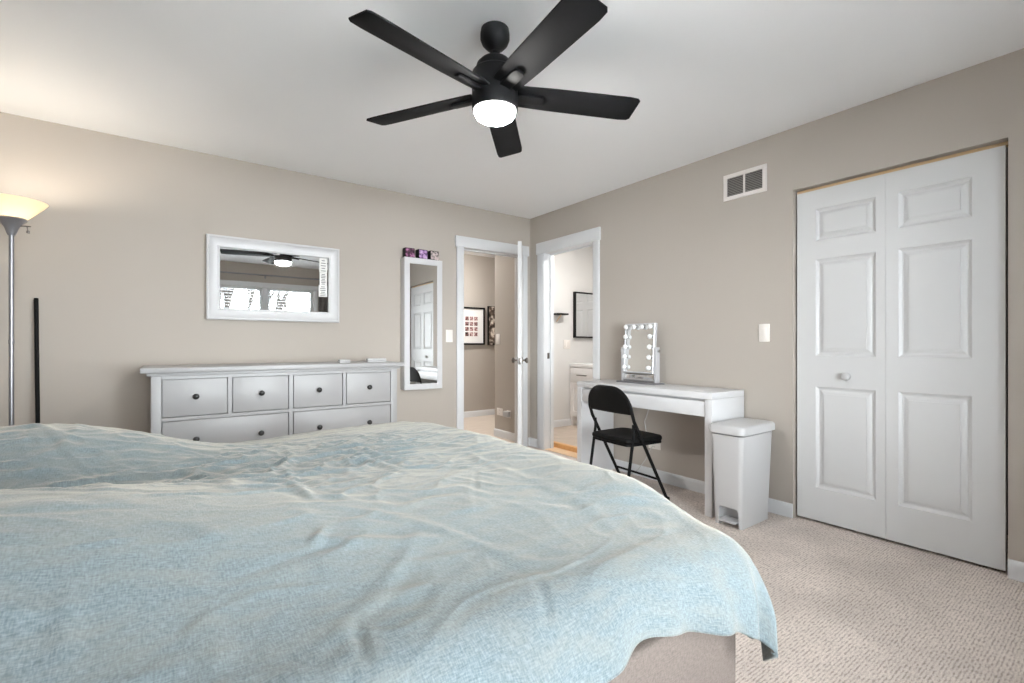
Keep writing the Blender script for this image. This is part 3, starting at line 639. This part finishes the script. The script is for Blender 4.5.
for i, (x, cols, lb) in enumerate(((1.742, ((.008, .004, .007), (.09, .02, .06), (.45, .2, .36)), 'dark photo cube on the tall mirror cabinet, the darkest and nearest the dresser'),
        (1.866, ((.03, .015, .06), (.35, .2, .42), (.62, .45, .66)), 'lilac photo cube in the middle on top of the mirror cabinet'),
        (1.98, ((.03, .03, .03), (.42, .36, .35), (.62, .5, .5)), 'pale photo cube on the mirror cabinet, nearest the hall doorway'))):
    c = thing('photo_cube', (x, YA - .05, 1.8572), lb, 'photo cube', (-4, 3, 5)[i], 'photo cubes on the mirror cabinet')
    link('block', box((-.045, -.03, 0), (.045, .03, .085), .002), M_BLACK, c)
    link('photo', box((-.04, -.0312, .005), (.042, -.0302, .08)), photo_mat('photo_print', cols, 28 + 5 * i), c, 0)

# ------------------------------------------------------------------ switches, outlets, vent
def plate(loc, rz, label, w_=.07, h=.115, kind='switch', n=1, name=None):
    t = thing(name or ('light_switch' if kind == 'switch' else 'wall_outlet'), loc, label, 'light switch' if kind == 'switch' else 'outlet', rz)
    link('plate', box((-w_ / 2, -.006, -h / 2), (w_ / 2, -.0005, h / 2), .0025), M_PLATE, t)
    for i in range(n):
        cx_ = (i - (n - 1) / 2) * .046
        if kind == 'switch':
            link('rocker', box((cx_ - .0165, -.009, -.033), (cx_ + .0165, -.0062, .033), .0022), M_PLATE, t)
        else:
            for zz in (-.02, .02):
                q = link('socket', prism(bmesh.new(), rounded(.03, .028, .009, 5, cx_, zz), .002, 'y', -.0082), M_PLATE, t)
                link('slots', bx(bx(bmesh.new(), (cx_ - .0075, -.0088, zz - .004), (cx_ - .0055, -.00825, zz + .006)), (cx_ + .0055, -.0088, zz - .004), (cx_ + .0075, -.00825, zz + .006)), M_GAPSHADE, q, 0)
    return t
plate((2.176, YA, 1.168), 0, 'light switch on the dresser wall between the tall mirror and hall doorway', .072, .118)
plate((XB, 1.509, 1.161), -90, 'ivory rocker light switch beside the closet doors', .07, .118)
plate((XB + .002, 4.585, 1.15), -90, 'light switch on the hall wall corner, seen through the doorway', .07, .125)
plate((XB + .002, 4.545, .297), -90, 'bare wall outlet low on the hall wall', .115, .085, 'outlet', 1)
t = plate((XB + .002, 4.37, .29), -90, 'low hall outlet with a white plug-in adapter in it', .075, .085, 'outlet', 1)
link('adapter', box((-.05, -.05, -.03), (.045, -.0095, .035), .006), M_PLASTIC, t)
plate((4.16, 4.47, 1.09), 0, 'double switch plate on the bathroom wall by the mirror', .115, .115, n=2)
t = plate((XB, 2.37, .285), -90, 'white outlet low on the wall under the desk', .115, .075, 'outlet', 1)
# vent grille
t = thing('air_vent', (XB, 1.64, 2.178), 'ivory return air vent high on the wall by the closet', 'air vent', -90)
link('frame', frame_sweep(bmesh.new(), -.148, .148, -.09, .09, [(0, .0005), (0, .006), (.004, .010), (.026, .010), (.028, .003), (.028, .0005)]), M_VENT, t)
link('centre_bar', box((-.006, -.0105, -.0625), (.006, -.0035, .0625)), M_VENT, t)
link('backing', box((-.121, -.0022, -.063), (.121, -.0006, .063)), M_GAPSHADE, t)
for x0, x1 in ((-.12, -.0065), (.0065, .12)):
    b = bmesh.new()
    for i in range(11):
        z = -.056 + i * .0113; vv = [b.verts.new(p) for p in ((x0, -.0028, z + .004), (x1, -.0028, z + .004), (x1, -.009, z - .003), (x0, -.009, z - .003), (x0, -.009, z - .0042), (x1, -.009, z - .0042), (x1, -.0028, z + .0028), (x0, -.0028, z + .0028))]
        b.faces.new(vv[0:4]); b.faces.new(vv[4:8]); b.faces.new((vv[3], vv[2], vv[5], vv[4]))
    link('louvres', b, M_SLATG, t, 0)

# ------------------------------------------------------------------ vanity desk
DKY0, DKY1, DKX = 1.635, 2.835, 2.753
t = thing('vanity_desk', (DKX, (DKY0 + DKY1) / 2, 0), 'white vanity desk with panel legs against the wall', 'desk', -90)
# local frame: x to the right along the wall, y into the wall (0 = front edge), z up
dw = .6; dd = XB - DKX - .016
b = box((-dw, 0, .738), (dw, dd, .78), .002); link('top', b, M_DESK, t)
for sx in (-1, 1):
    a, c_ = (-dw, -dw + .05) if sx < 0 else (dw - .05, dw)
    link('side_panel', bx(bmesh.new(), (a, .001, 0), (c_, dd, .737), .002), M_DESK, t)
link('back_rail', box((-dw + .051, dd - .02, .60), (dw - .051, dd - .001, .737)), M_DESK, t)
d = link('drawer', bx(bx(bmesh.new(), (-dw + .053, .006, .625), (dw - .053, .026, .722), .002), (-dw + .07, .0265, .632), (dw - .07, dd - .03, .70)), M_DESK, t)
link('apron_shadow_gap', box((-dw + .051, .03, .723), (dw - .051, .05, .737)), M_DESK, t)
# cord from outlet up behind the desk
o = tag(link('power_cord', tube(bmesh.new(), [(XB - .012, 2.40, .305), (XB - .03, 2.405, .30), (XB - .035, 2.42, .36), (XB - .025, 2.45, .46), (XB - .012, 2.43, .53), (XB - .009, 2.41, .60), (XB - .0085, 2.41, .70)], .0035, 8), M_PLASTIC), 'thin white power cord rising from the outlet under the desk', 'cord'); rebase(o, (XB - .02, 2.4, .3))
o = tag(link('charging_cord', tube(bmesh.new(), [(XB - .012, 2.38, .27), (XB - .04, 2.38, .25), (XB - .05, 2.42, .16), (XB - .045, 2.5, .06), (XB - .03, 2.58, .006), (XB - .03, 2.66, .0045)], .003, 8), M_PLASTIC), 'thin white cord hanging from the outlet to the carpet', 'cord'); rebase(o, (XB - .03, 2.4, 0.0))

# ------------------------------------------------------------------ lighted makeup mirror
t = thing('makeup_mirror', (3.02, 2.405, .7803), 'tabletop makeup mirror ringed with round bulbs on the desk', 'makeup mirror', -93)
link('base', bx(bmesh.new(), (-.195, -.06, 0), (.195, .06, .012), .003), M_GREYM, t)
link('tray_front', bx(bmesh.new(), (-.155, -.02, .0125), (.155, .02, .07), .004), M_CHROME, t)
for sx in (-1, 1):
    p = link('post', box((sx * .168 - .011, -.022, .0125), (sx * .168 + .011, .022, .285), .004), M_SILVER, t)
    link('pivot', lathe(bmesh.new(), [(0, -.008), (.012, -.008), (.012, .008), (0, .008)], 16, 'x', (sx * .187, 0, .255)), M_CHROME, p)
tilt = bpy.data.objects.new('mirror_head', None)
b = frame_sweep(bmesh.new(), -.153, .153, .078, .472, [(0, -.012), (0, .014), (.004, .018), (.010, .018), (.012, .012), (.012, -.012)])
rotm = Matrix.Translation((0, 0, .26)) @ Matrix.Rotation(R(-4), 4, 'X') @ Matrix.Translation((0, 0, -.26))
def tl(bm): bmesh.ops.transform(bm, matrix=rotm, verts=bm.verts); return bm
link('frame', tl(b), M_SILVER, t)
link('mirror_glass', tl(box((-.142, -.0115, .089), (.142, -.006, .461))), M_MIRROR, t)
link('back_shell', tl(box((-.142, -.0055, .089), (.142, .012, .461), .003)), M_SILVER, t)
pos = [(x, .443) for x in (-.124, -.041, .041, .124)] + [(s * .124, z) for s in (-1, 1) for z in (.365, .285, .205, .122)]
for x, z in pos:
    q = link('bulb', tl(lathe(bmesh.new(), [(0, -.053), (.010, -.051), (.017, -.0435), (.0195, -.035), (.017, -.0275), (.010, -.0195)], 16, 'y', (x, 0, z))), M_BULB, t)
    link('socket', tl(lathe(bmesh.new(), [(.0085, -.0198), (.0095, -.017), (.0095, -.012)], 14, 'y', (x, 0, z))), M_CHROME, q)
bpy.data.objects.remove(tilt)

# ------------------------------------------------------------------ folding chair
t = thing('folding_chair', (2.625, 2.20, 0), 'black metal folding chair with padded seat at the desk', 'chair', -5)
# local: x forward (towards the desk)
def up(z): return .185 - (.185 + .20) * z / .68
ys = .205
b = bmesh.new(); pts = []
N_ = 10
topz, rr = .795, .15
def bxz(z): return up(z) if z < .60 else up(.60) - (z - .60) * .22
for s in (1,):
    pts = [(bxz(z), -ys, z) for z in (.0, .2, .4, .58, .64)]
    for k in range(N_ + 1):
        a = math.pi / 2 * k / N_; z = topz - rr + rr * math.sin(a); pts.append((bxz(z), -ys + rr - rr * math.cos(a), z))
    m_ = [(x, -y, z) for x, y, z in pts[::-1]]; pts = pts + m_
link('frame_tube', tube(b, pts, .0115, 10), M_BLACK, t)
# back panel: curved sheet inside the arch
b = bmesh.new(); rows = []
for k in range(13):
    z = .625 + (topz + .004 - .625) * k / 12; hwid = ys + .004 if z < topz - rr else (ys + .004 - rr + math.sqrt(max(rr * rr - (z - topz + rr) ** 2, 0)))
    rows.append([b.verts.new((bxz(z) - .016 * (1 - (q / 8 - 1) ** 2) + .0, hwid * (q / 8 - 1), z)) for q in range(17)])
for r0, r1 in zip(rows, rows[1:]):
    for q in range(16): b.faces.new((r0[q], r0[q + 1], r1[q + 1], r1[q]))
o = link('backrest', b, M_VINYL, t, 60); md = o.modifiers.new('s', 'SOLIDIFY'); md.thickness = .014; md.offset = 0
# seat
def seat_outline(gx=0):
    return [(-.175 - gx, -.17), (-.18 - gx, -.1), (-.18 - gx, .1), (-.175 - gx, .17), (-.15, .187 + gx), (.0, .196 + gx), (.12, .198 + gx), (.14, .19 + gx), (.162 + gx, .165), (.168 + gx, .1), (.168 + gx, -.1), (.162 + gx, -.165), (.14, -.19 - gx), (.12, -.198 - gx), (0, -.196 - gx), (-.15, -.187 - gx)]
b = prism(bmesh.new(), seat_outline()[::-1], .036, 'z', .425); bmesh.ops.bevel(b, geom=[e for e in b.edges if abs(e.verts[0].co.z - e.verts[1].co.z) < 1e-5], offset=.014, segments=4, profile=.5, affect='EDGES')
link('seat', b, M_VINYL, t, 50)
b = prism(bmesh.new(), [(x * .985, y * .985) for x, y in seat_outline()][::-1], .013, 'z', .411); link('seat_pan', b, M_BLACK, t)
for s in (-1, 1):
    link('rear_leg', tube(bmesh.new(), [(up(.55) - .004, s * (ys - .018), .555), (up(.55) + .0, s * (ys - .018), .50), (-.21, s * (ys - .018), 0)], .0105, 10), M_BLACK, t)
    link('foot_cap', lathe(bmesh.new(), [(0, 0), (.014, 0), (.014, .03), (.0117, .035)], 12, 'z', (up(0.01), s * ys, 0)), M_VINYL, t)
link('front_crossbar', tube(bmesh.new(), [(up(.17), -ys, .17), (up(.17), ys, .17)], .008, 8), M_BLACK, t)
link('rear_crossbar', tube(bmesh.new(), [(-.194, -ys + .018, .1), (-.194, ys - .018, .1)], .008, 8), M_BLACK, t)

# ------------------------------------------------------------------ bin
t = thing('trash_can', (2.69, 1.505, 0), 'slim white plastic pedal trash can beside the desk', 'trash can', -90)
# local: x right(-y world), y into the room wall (+x world), front at y=0
b = bmesh.new()
def ring(z, x0, x1, y0, y1, r): return [b.verts.new((px, py, z)) for px, py in rounded(x1 - x0, y1 - y0, r, 5, (x0 + x1) / 2, (y0 + y1) / 2)]
lv = [(.0, -.084, .084, .012, .345, .02), (.12, -.088, .088, .004, .35, .024), (.50, -.100, .100, -.008, .368, .03), (.545, -.102, .102, -.01, .37, .03)]
rs = [ring(*a) for a in lv]
for r0, r1 in zip(rs, rs[1:]):
    for i in range(len(r0)): b.faces.new((r0[i], r0[(i + 1) % len(r0)], r1[(i + 1) % len(r0)], r1[i]))
b.faces.new(rs[0][::-1]); b.faces.new(rs[-1])
body = link('body', b, M_PLASTIC, t, 40)
# pedal recess cut into the front
cb = box((-.052, -.06, -.02), (.0685, .075, .115), .016, 4); cm = bpy.data.meshes.new('cut'); cb.to_mesh(cm); cb.free(); co = bpy.data.objects.new('cut', cm); C.objects.link(co); co.parent = t
md = body.modifiers.new('cut', 'BOOLEAN'); md.operation = 'DIFFERENCE'; md.object = co; md.solver = 'EXACT'
bpy.context.view_layer.update(); dg = bpy.context.evaluated_depsgraph_get(); nm = bpy.data.meshes.new_from_object(body.evaluated_get(dg)); body.modifiers.clear(); body.data = nm; bpy.data.objects.remove(co)
link('pedal', bx(bmesh.new(), (-.044, -.018, .030), (.060, .072, .042), .004), M_SILVER, t)
b = bmesh.new(); lv = [(.552, -.108, .108, -.018, .385, .034), (.555, -.113, .113, -.022, .39, .036), (.592, -.113, .113, -.022, .39, .036), (.602, -.107, .107, -.016, .384, .036), (.606, -.095, .095, -.004, .37, .036)]
rs = [ring(*a) for a in lv]
for r0, r1 in zip(rs, rs[1:]):
    for i in range(len(r0)): b.faces.new((r0[i], r0[(i + 1) % len(r0)], r1[(i + 1) % len(r0)], r1[i]))
b.faces.new(rs[0][::-1]); b.faces.new(rs[-1]); link('lid', b, M_PLASTIC, t, 40)
b = bmesh.new(); rs = [ring(.5455, -.098, .098, -.006, .366, .03), ring(.5515, -.098, .098, -.006, .366, .03)]
for i in range(len(rs[0])): b.faces.new((rs[0][i], rs[0][(i + 1) % len(rs[0])], rs[1][(i + 1) % len(rs[0])], rs[1][i]))
link('gasket', b, M_GREYM, t, 40)

# ------------------------------------------------------------------ ceiling fan
t = thing('ceiling_fan', (1.143, 1.68, CH), 'black five-blade ceiling fan with round white light', 'ceiling fan')
link('canopy', lathe(bmesh.new(), [(0, -.0005), (.060, -.0005), (.063, -.02), (.063, -.042), (.056, -.06), (.040, -.078), (.027, -.088), (.022, -.094), (0, -.094)], 40), M_BLACK, t)
link('downrod', lathe(bmesh.new(), [(0, -.0945), (.0125, -.0945), (.0125, -.116), (0, -.116)], 20), M_BLACK, t)
link('motor_housing', lathe(bmesh.new(), [(0, -.105), (.020, -.107), (.024, -.118), (.040, -.124), (.062, -.136), (.078, -.153), (.084, -.172), (.0855, -.178), (.0865, -.180), (.0975, -.190), (.099, -.2), (.099, -.340), (.096, -.352), (.0, -.353)], 56), M_BLACK, t)
link('light_diffuser', lathe(bmesh.new(), [(.088, -.3535), (.088, -.361), (.081, -.375), (.065, -.386), (.04, -.393), (0, -.395)], 48), M_FANL, t)
for i in range(5):
    a = R(-96 + 72 * i)
    b = bmesh.new()
    pr = [(.088, .056), (.110, .060), (.25, .066), (.60, .071), (.641, .067), (.653, .056)]
    out = [(x, -y) for x, y in pr] + [(.653, .056)] + [(x, y) for x, y in pr[::-1][1:]]
    prism(b, out, .008, 'z', -.004); bmesh.ops.bevel(b, geom=[e for e in b.edges if abs(e.verts[0].co.z - e.verts[1].co.z) < 1e-5], offset=.0025, segments=2, profile=.5, affect='EDGES')
    Mx = Matrix.Rotation(a, 4, 'Z') @ Matrix.Translation((0, 0, -.275)) @ Matrix.Rotation(R(-13), 4, 'X')
    bmesh.ops.transform(b, matrix=Mx, verts=b.verts); bl = link('blade', b, M_FANB, t, 40)
    b = prism(bmesh.new(), [(.09, -.026), (.205, -.024), (.216, -.014), (.216, .014), (.205, .024), (.09, .026)], .012, 'z', -.018)
    bmesh.ops.bevel(b, geom=list(b.edges), offset=.002, segments=2, profile=.5, affect='EDGES')
    bmesh.ops.transform(b, matrix=Mx, verts=b.verts); link('blade_bracket', b, M_BLACK, bl, 40)

# ------------------------------------------------------------------ floor lamp and black pole
t = thing('floor_lamp', (-.658, 3.57, 0), 'lit torchiere floor lamp with cream glass bowl by the wall', 'floor lamp')
link('base', lathe(bmesh.new(), [(0, 0), (.135, 0), (.137, .012), (.12, .022), (.03, .032), (.014, .045), (0, .045)]), M_GREYM, t)
link('pole', tube(bmesh.new(), [(0, 0, .03), (0, 0, 1.6650)], .0105, 20), M_GREYM, t)
for z in (.55, 1.1): link('pole_joint', lathe(bmesh.new(), [(.0106, z - .012), (.0122, z - .01), (.0122, z + .01), (.0106, z + .012)], 20), M_GREYM, t)
link('shade_holder', lathe(bmesh.new(), [(0, 1.6600), (.014, 1.6600), (.020, 1.6750), (.027, 1.7000), (.044, 1.7300), (.061, 1.7470), (.059, 1.7520), (.04, 1.7370), (0, 1.7300)]), M_GREYM, t)
link('glass_bowl', lathe(bmesh.new(), [(.035, 1.7410), (.060, 1.7525), (.095, 1.7900), (.124, 1.8220), (.141, 1.8450), (.139, 1.8460), (.121, 1.8260), (.092, 1.7950), (.058, 1.7570), (.035, 1.7455)], 56), M_SHADE, t, 50)
link('bulb', lathe(bmesh.new(), [(0, 1.7470), (.014, 1.7490), (.02, 1.7650), (.026, 1.7900), (.022, 1.8100), (.012, 1.8220), (0, 1.8250)], 24), M_TORCH, t)
b = tube(bmesh.new(), [(.028, 0, 1.7150), (.075, -.01, 1.7170)], .0035, 8); tube(b, [(.06, -.006, 1.7150), (.062, -.006, 1.6970)], .003, 8); lathe(b, [(0, -.01), (.007, -.007), (.008, 0), (.006, .008), (0, .01)], 12, 'z', (.064, -.006, 1.6870))
link('turn_switch', b, M_NICKEL, t)
t = thing('black_pole', (-.590, 3.80, 0), 'black round pole standing against the wall beside the floor lamp', 'pole')
link('shaft', tube(bmesh.new(), [(-.012, .08, .006), (-.034, .145, 1.345)], .0105, 16), M_VINYL, t)
link('end_cap', tube(bmesh.new(), [(-.034, .145, 1.3455), (-.0343, .146, 1.362)], [.0114, .0095], 16), M_VINYL, t)
link('foot_cap', tube(bmesh.new(), [(-.012, .0795, .0015), (-.0124, .081, .03)], .013, 16), M_VINYL, t)

# ------------------------------------------------------------------ hall pictures
t = thing('photo_collage_frame', (3.715, 6.08, 1.085), 'black framed white print of twelve small photos in the hallway', 'picture')
link('frame', frame_sweep(bmesh.new(), -.27, .215, 0, .565, [(0, .001), (0, .032), (.003, .034), (.022, .034), (.025, .03), (.025, .001)]), M_BLACK, t)
link('mount', box((-.247, -.02, .023), (.192, -.012, .542)), M_MAT, t, 0)
for r_ in range(4):
    for c_ in range(3):
        k = r_ * 3 + c_
        link('photo', box((-.128 + c_ * .078, -.0225, .13 + r_ * .078), (-.128 + c_ * .078 + .060, -.0205, .13 + r_ * .078 + .058)), photo_mat('small_photo', ((.05, .03, .03), (.4, .2, .2), (.75, .6, .58)) if k % 3 else ((.02, .015, .015), (.2, .08, .08), (.65, .45, .42)), 30 + 3 * k), t, 0)
t = thing('patterned_picture', (4.17, 6.08, 1.08), 'dark patterned canvas in the hallway, partly behind the wall corner', 'picture')
link('frame', box((-.18, -.045, 0), (.2, -.001, .60), .004), M_BLACK, t)
link('canvas', box((-.172, -.047, .008), (.192, -.0455, .592)), photo_mat('canvas_print', ((.02, .015, .012), (.12, .085, .065), (.75, .68, .6)), 16), t, 0)

# ------------------------------------------------------------------ bathroom
t = thing('bathroom_mirror', (4.452, 4.47, 1.175), 'black framed rectangular mirror on the bathroom wall', 'mirror')
link('frame', frame_sweep(bmesh.new(), -.183, .187, 0, .60, [(0, .001), (0, .04), (.003, .042), (.018, .042), (.02, .038), (.02, .001)]), M_BLACK, t)
link('glass', box((-.164, -.032, .019), (.168, -.026, .581)), M_MIRROR, t)
t = thing('black_wall_shelf', (4.0, 4.47, 1.46), 'small black shelf bracket on the bathroom wall', 'shelf')
link('board', box((-.09, -.11, 0), (.09, -.001, .02), .002), M_BLACK, t)
link('bracket', tube(bmesh.new(), [(-.02, -.004, -.08), (-.02, -.09, -.003)], .006, 8), M_OAKL, t)
t = thing('bathroom_vanity', (4.22, 4.468, .0452), 'pale grey bathroom vanity cabinet with white countertop', 'vanity', -90)
# local: x to the right (-y world) from the back wall, y into the cabinet (+x world)
vw = .95; vd = .53
link('body', bx(bx(bmesh.new(), (0, 0, .12), (vw, vd, .755)), (0.02, .05, 0), (vw - .02, vd, .12)), M_VANITY, t)
link('countertop', box((-.0, -.02, .756), (vw + .02, vd + .02, .80), .004), M_COUNTER, t)
link('leg', box((0.0, 0, 0), (.05, .049, .1195)), M_VANITY, t)
for i, (x0, x1) in enumerate(((.012, .47), (.48, vw - .012))):
    q = link('drawer', box((x0, -.018, .56), (x1, -.0005, .745), .003), M_VANITY, t); xm = (x0 + x1) / 2
    link('handle', bx(bx(bx(bmesh.new(), (xm - .08, -.05, .65), (xm + .08, -.04, .662), .002), (xm - .07, -.041, .652), (xm - .06, -.0185, .66)), (xm + .06, -.041, .652), (xm + .07, -.0185, .66)), M_NICKEL, q)
    q = link('door', frame_sweep(bmesh.new(), x0, x1, .13, .55, [(0, .0005), (0, .018), (.06, .018), (.062, .008), (.062, .0005)]), M_VANITY, t)
    link('inset_panel', box((x0 + .06, -.0075, .19), (x1 - .06, -.0005, .49)), M_VANITY, q)
